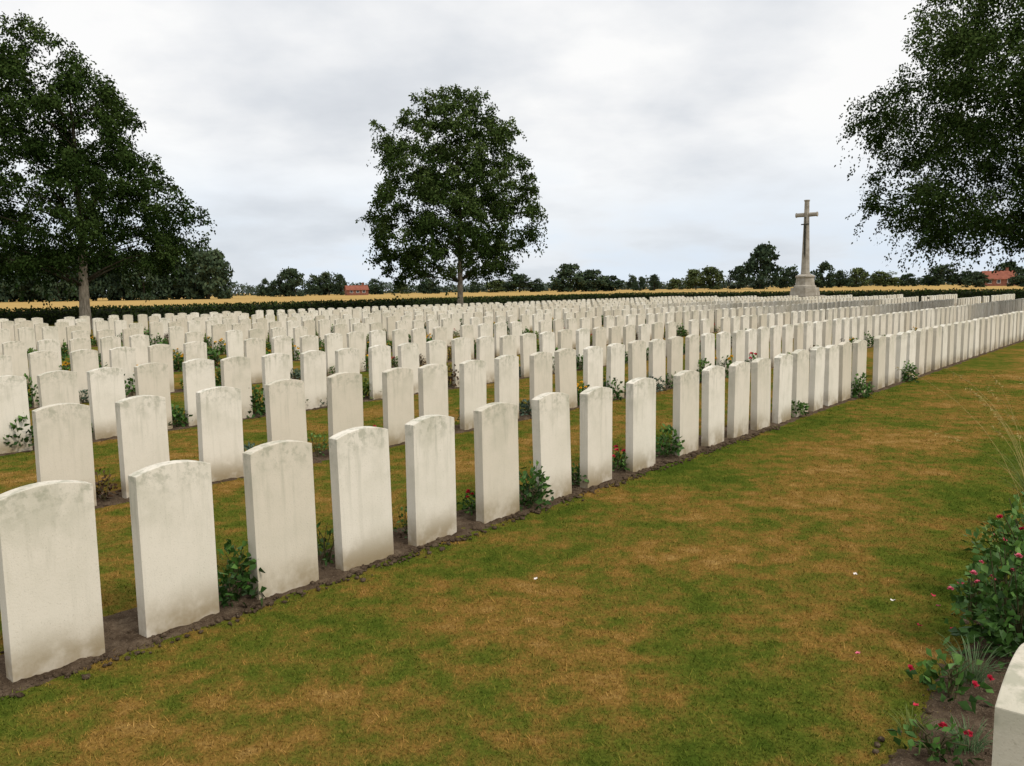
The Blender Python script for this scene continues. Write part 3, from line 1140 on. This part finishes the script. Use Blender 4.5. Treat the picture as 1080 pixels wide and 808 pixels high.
hedge(W(-6, D_BACK), W(A_END, D_BACK), .86, .9, 'long clipped dark hedge along the back, behind the left and middle trees', 26000, 3)
hedge(W(A_END, D_BACK - .6), W(A_END, -8), .90, .9, 'clipped dark hedge closing the far end behind the stone cross', 20000, 4)

# ------------------------------------------------------------------ cross
cr = empty('memorial_cross', CROSS, math.atan2(nd_.y, nd_.x))
tag(cr, 'tall pale stone cross on a stepped octagonal base above the far headstones', 'stone cross')


def frustum(sections, seg=8, mat=M_CROSS, rot=math.pi / 8, axis='Z', bev=0.015):
    bm = bmesh.new()
    rings = []
    for (z, rx, ry) in sections:
        ring = []
        for k in range(seg):
            an = rot + 2 * math.pi * k / seg
            x, y = rx * math.cos(an), ry * math.sin(an)
            ring.append(bm.verts.new((x, y, z) if axis == 'Z' else (z, y, x)))
        rings.append(ring)
    for a_, b_ in zip(rings, rings[1:]):
        for k in range(seg):
            bm.faces.new((a_[k], a_[(k + 1) % seg], b_[(k + 1) % seg], b_[k]))
    bm.faces.new(rings[0][::-1]); bm.faces.new(rings[-1])
    bmesh.ops.recalc_face_normals(bm, faces=bm.faces)
    if bev:
        es = [e for e in bm.edges if e.calc_face_angle(0) > math.radians(50)]
        bmesh.ops.bevel(bm, geom=es, offset=bev, segments=1, affect='EDGES')
    return bm_mesh('stone', bm, mat)


link('step', frustum([(0, 1.85, 1.85), (.36, 1.85, 1.85)]), cr)
link('step', frustum([(.362, 1.5, 1.5), (.74, 1.5, 1.5)]), cr)
link('step', frustum([(.742, 1.14, 1.14), (1.36, 1.08, 1.08)]), cr)
link('plinth', frustum([(1.362, .86, .86), (1.5, .86, .86), (1.56, .74, .74), (2.1, .67, .67), (2.2, .75, .75), (2.3, .75, .75), (2.42, .45, .45)]), cr)
link('shaft', frustum([(2.422, .36, .31), (2.8, .33, .28), (7.0, .205, .18), (8.1, .185, .16), (8.2, .23, .20), (8.26, .23, .20)]), cr)
for s in (-1, 1):
    link('crossarm', frustum([(s * .18, .18, .15), (s * .76, .165, .135), (s * .80, .20, .17), (s * .87, .20, .17)], axis='X'), cr, (0, 0, 7.1))


def boxbm(bm, c, d):
    r_ = bmesh.ops.create_cube(bm, size=1)
    for v in r_['verts']: v.co = Vector((v.co.x * d[0] + c[0], v.co.y * d[1] + c[1], v.co.z * d[2] + c[2]))


bm = bmesh.new()
bl = [(-.075, 6.3), (.075, 6.3), (.05, 4.1), (0, 3.75), (-.05, 4.1)]
f = bm.faces.new([bm.verts.new((x, .29, z)) for x, z in bl])
ex = bmesh.ops.extrude_face_region(bm, geom=[f])
for v in ex['geom']:
    if isinstance(v, bmesh.types.BMVert): v.co.y = .34
bmesh.ops.recalc_face_normals(bm, faces=bm.faces)
sw = link('sword', bm_mesh('sword', bm, M_BRONZE), cr)
bm = bmesh.new(); boxbm(bm, (0, .315, 6.34), (.62, .07, .09)); boxbm(bm, (0, .315, 6.6), (.07, .06, .42)); boxbm(bm, (0, .315, 6.85), (.13, .08, .11))
bmesh.ops.bevel(bm, geom=bm.edges[:], offset=.012, segments=1, affect='EDGES')
link('hilt', bm_mesh('hilt', bm, M_BRONZE), sw)


# ------------------------------------------------------------------ houses
def house(name, label, p, rz, Lx, Ly, eave, ridge, mwall, wins):
    root = empty(name, p, rz)
    tag(root, label, 'house')
    bm = bmesh.new()
    x, y = Lx / 2, Ly / 2
    vs = [bm.verts.new(c) for c in [(-x, -y, 0), (x, -y, 0), (x, y, 0), (-x, y, 0), (-x, -y, eave), (x, -y, eave), (x, y, eave), (-x, y, eave),
                                    (-x, 0, ridge), (x, 0, ridge)]]
    for fc in ((0, 1, 5, 4), (2, 3, 7, 6), (1, 2, 6, 9, 5), (3, 0, 4, 8, 7), (4, 5, 9, 8), (6, 7, 8, 9)):
        bm.faces.new([vs[i] for i in fc])
    link('wall', bm_mesh('wall', bm, mwall), root)
    bm = bmesh.new()
    t = .22; o = .45
    for s in (-1, 1):
        sl = (ridge - eave) / y
        pr = [(0, ridge + .03), (0, ridge + t + .03), (s * (y + o), eave - o * sl + t + .03), (s * (y + o), eave - o * sl + .03)]
        a_ = [bm.verts.new((-x - .3, yy, zz)) for yy, zz in pr]
        b_ = [bm.verts.new((x + .3, yy, zz)) for yy, zz in pr]
        bm.faces.new(a_); bm.faces.new(b_)
        for k in range(4): bm.faces.new((a_[k], a_[(k + 1) % 4], b_[(k + 1) % 4], b_[k]))
    bmesh.ops.recalc_face_normals(bm, faces=bm.faces)
    rf = link('roof', bm_mesh('roof', bm, M_ROOF), root)
    bm = bmesh.new(); boxbm(bm, (x * .6, .3, ridge + .4), (.8, .6, 1.6)); boxbm(bm, (x * .6, .3, ridge + 1.26), (.95, .75, .12))
    link('chimney', bm_mesh('chimney', bm, M_BRICK), rf)
    for wx in wins:
        bm = bmesh.new()
        for c, d in (((wx, -y - .04, 1.0), (1.3, .12, .1)), ((wx, -y - .04, 2.3), (1.3, .12, .1)), ((wx - .6, -y - .04, 1.65), (.1, .1, 1.2)), ((wx + .6, -y - .04, 1.65), (.1, .1, 1.2))):
            boxbm(bm, c, d)
        wn = link('window', bm_mesh('window', bm, M_TRIM), root)
        bm = bmesh.new(); boxbm(bm, (wx, -y - .01, 1.65), (1.1, .05, 1.2))
        link('pane', bm_mesh('pane', bm, M_GLASS), wn)


house('farmhouse', 'small red-roofed farmhouse on the horizon between left wood and middle tree', far(376, 350), .35, 9.0, 6, 2.3, 3.9, M_BRICK, (-2.6, 0, 2.6))
house('brick_house', 'brick house with a red tiled roof at the right edge below the tree', far(1052, 300), -.15, 10.5, 7, 2.6, 5.2, M_BRICK, (-4, -1, 2.5))

# ------------------------------------------------------------------ sky and light
w = bpy.data.worlds.new('World'); sc.world = w; w.use_nodes = True
nt = w.node_tree
bg = nt.nodes['Background']; bg.inputs['Strength'].default_value = .1
SUN_EL, SUN_AZ = math.radians(47), math.radians(128)
sky = N(nt, 'ShaderNodeTexSky', sky_type='NISHITA')
sky.sun_disc = False; sky.sun_elevation = SUN_EL; sky.sun_rotation = SUN_AZ
tc = N(nt, 'ShaderNodeTexCoord')
sep = N(nt, 'ShaderNodeSeparateXYZ'); nt.links.new(tc.outputs['Generated'], sep.inputs[0])
zz = math_node(nt, 'ADD', math_node(nt, 'MAXIMUM', sep.outputs[2], 0.0), .25)
cmb = N(nt, 'ShaderNodeCombineXYZ')
nt.links.new(math_node(nt, 'DIVIDE', sep.outputs[0], zz), cmb.inputs[0])
nt.links.new(math_node(nt, 'DIVIDE', sep.outputs[1], zz), cmb.inputs[1])
n1 = noise_node(nt, cmb.outputs[0], 1.5, 8, .52)
n2 = noise_node(nt, cmb.outputs[0], .55, 3, .5)
nv = math_node(nt, 'ADD', math_node(nt, 'MULTIPLY', n1, .52), math_node(nt, 'MULTIPLY', n2, .48))
cl = ramp(nt, nv, [(.37, (6.5, 6.8, 7.25)), (.44, (7.6, 7.85, 8.2)), (.495, (8.9, 9.0, 9.15)), (.55, (10.2, 10.15, 10.05))])
lowb = math_node(nt, 'MULTIPLY', maprange(nt, sep.outputs[2], .20, .02), maprange(nt, n1, .40, .60, .25, .8))
cl = mixc(nt, lowb, cl, (7.2, 8.3, 9.6))
cl = mixc(nt, 1.0, cl, grey3(nt, maprange(nt, sep.outputs[2], .3, 1.0, 1.0, 1.1)), 'MULTIPLY')
fin = mixc(nt, .95, sky.outputs[0], cl)
nt.links.new(fin, bg.inputs['Color'])
sd = bpy.data.lights.new('sun', 'SUN')
sd.energy = 1.8; sd.angle = math.radians(12); sd.color = (1, .94, .84)
so = bpy.data.objects.new('sun', sd); col.objects.link(so)
sv_ = Vector((math.sin(SUN_AZ) * math.cos(SUN_EL), math.cos(SUN_AZ) * math.cos(SUN_EL), math.sin(SUN_EL)))
so.rotation_euler = sv_.to_track_quat('Z', 'Y').to_euler()
so.location = sv_ * 50
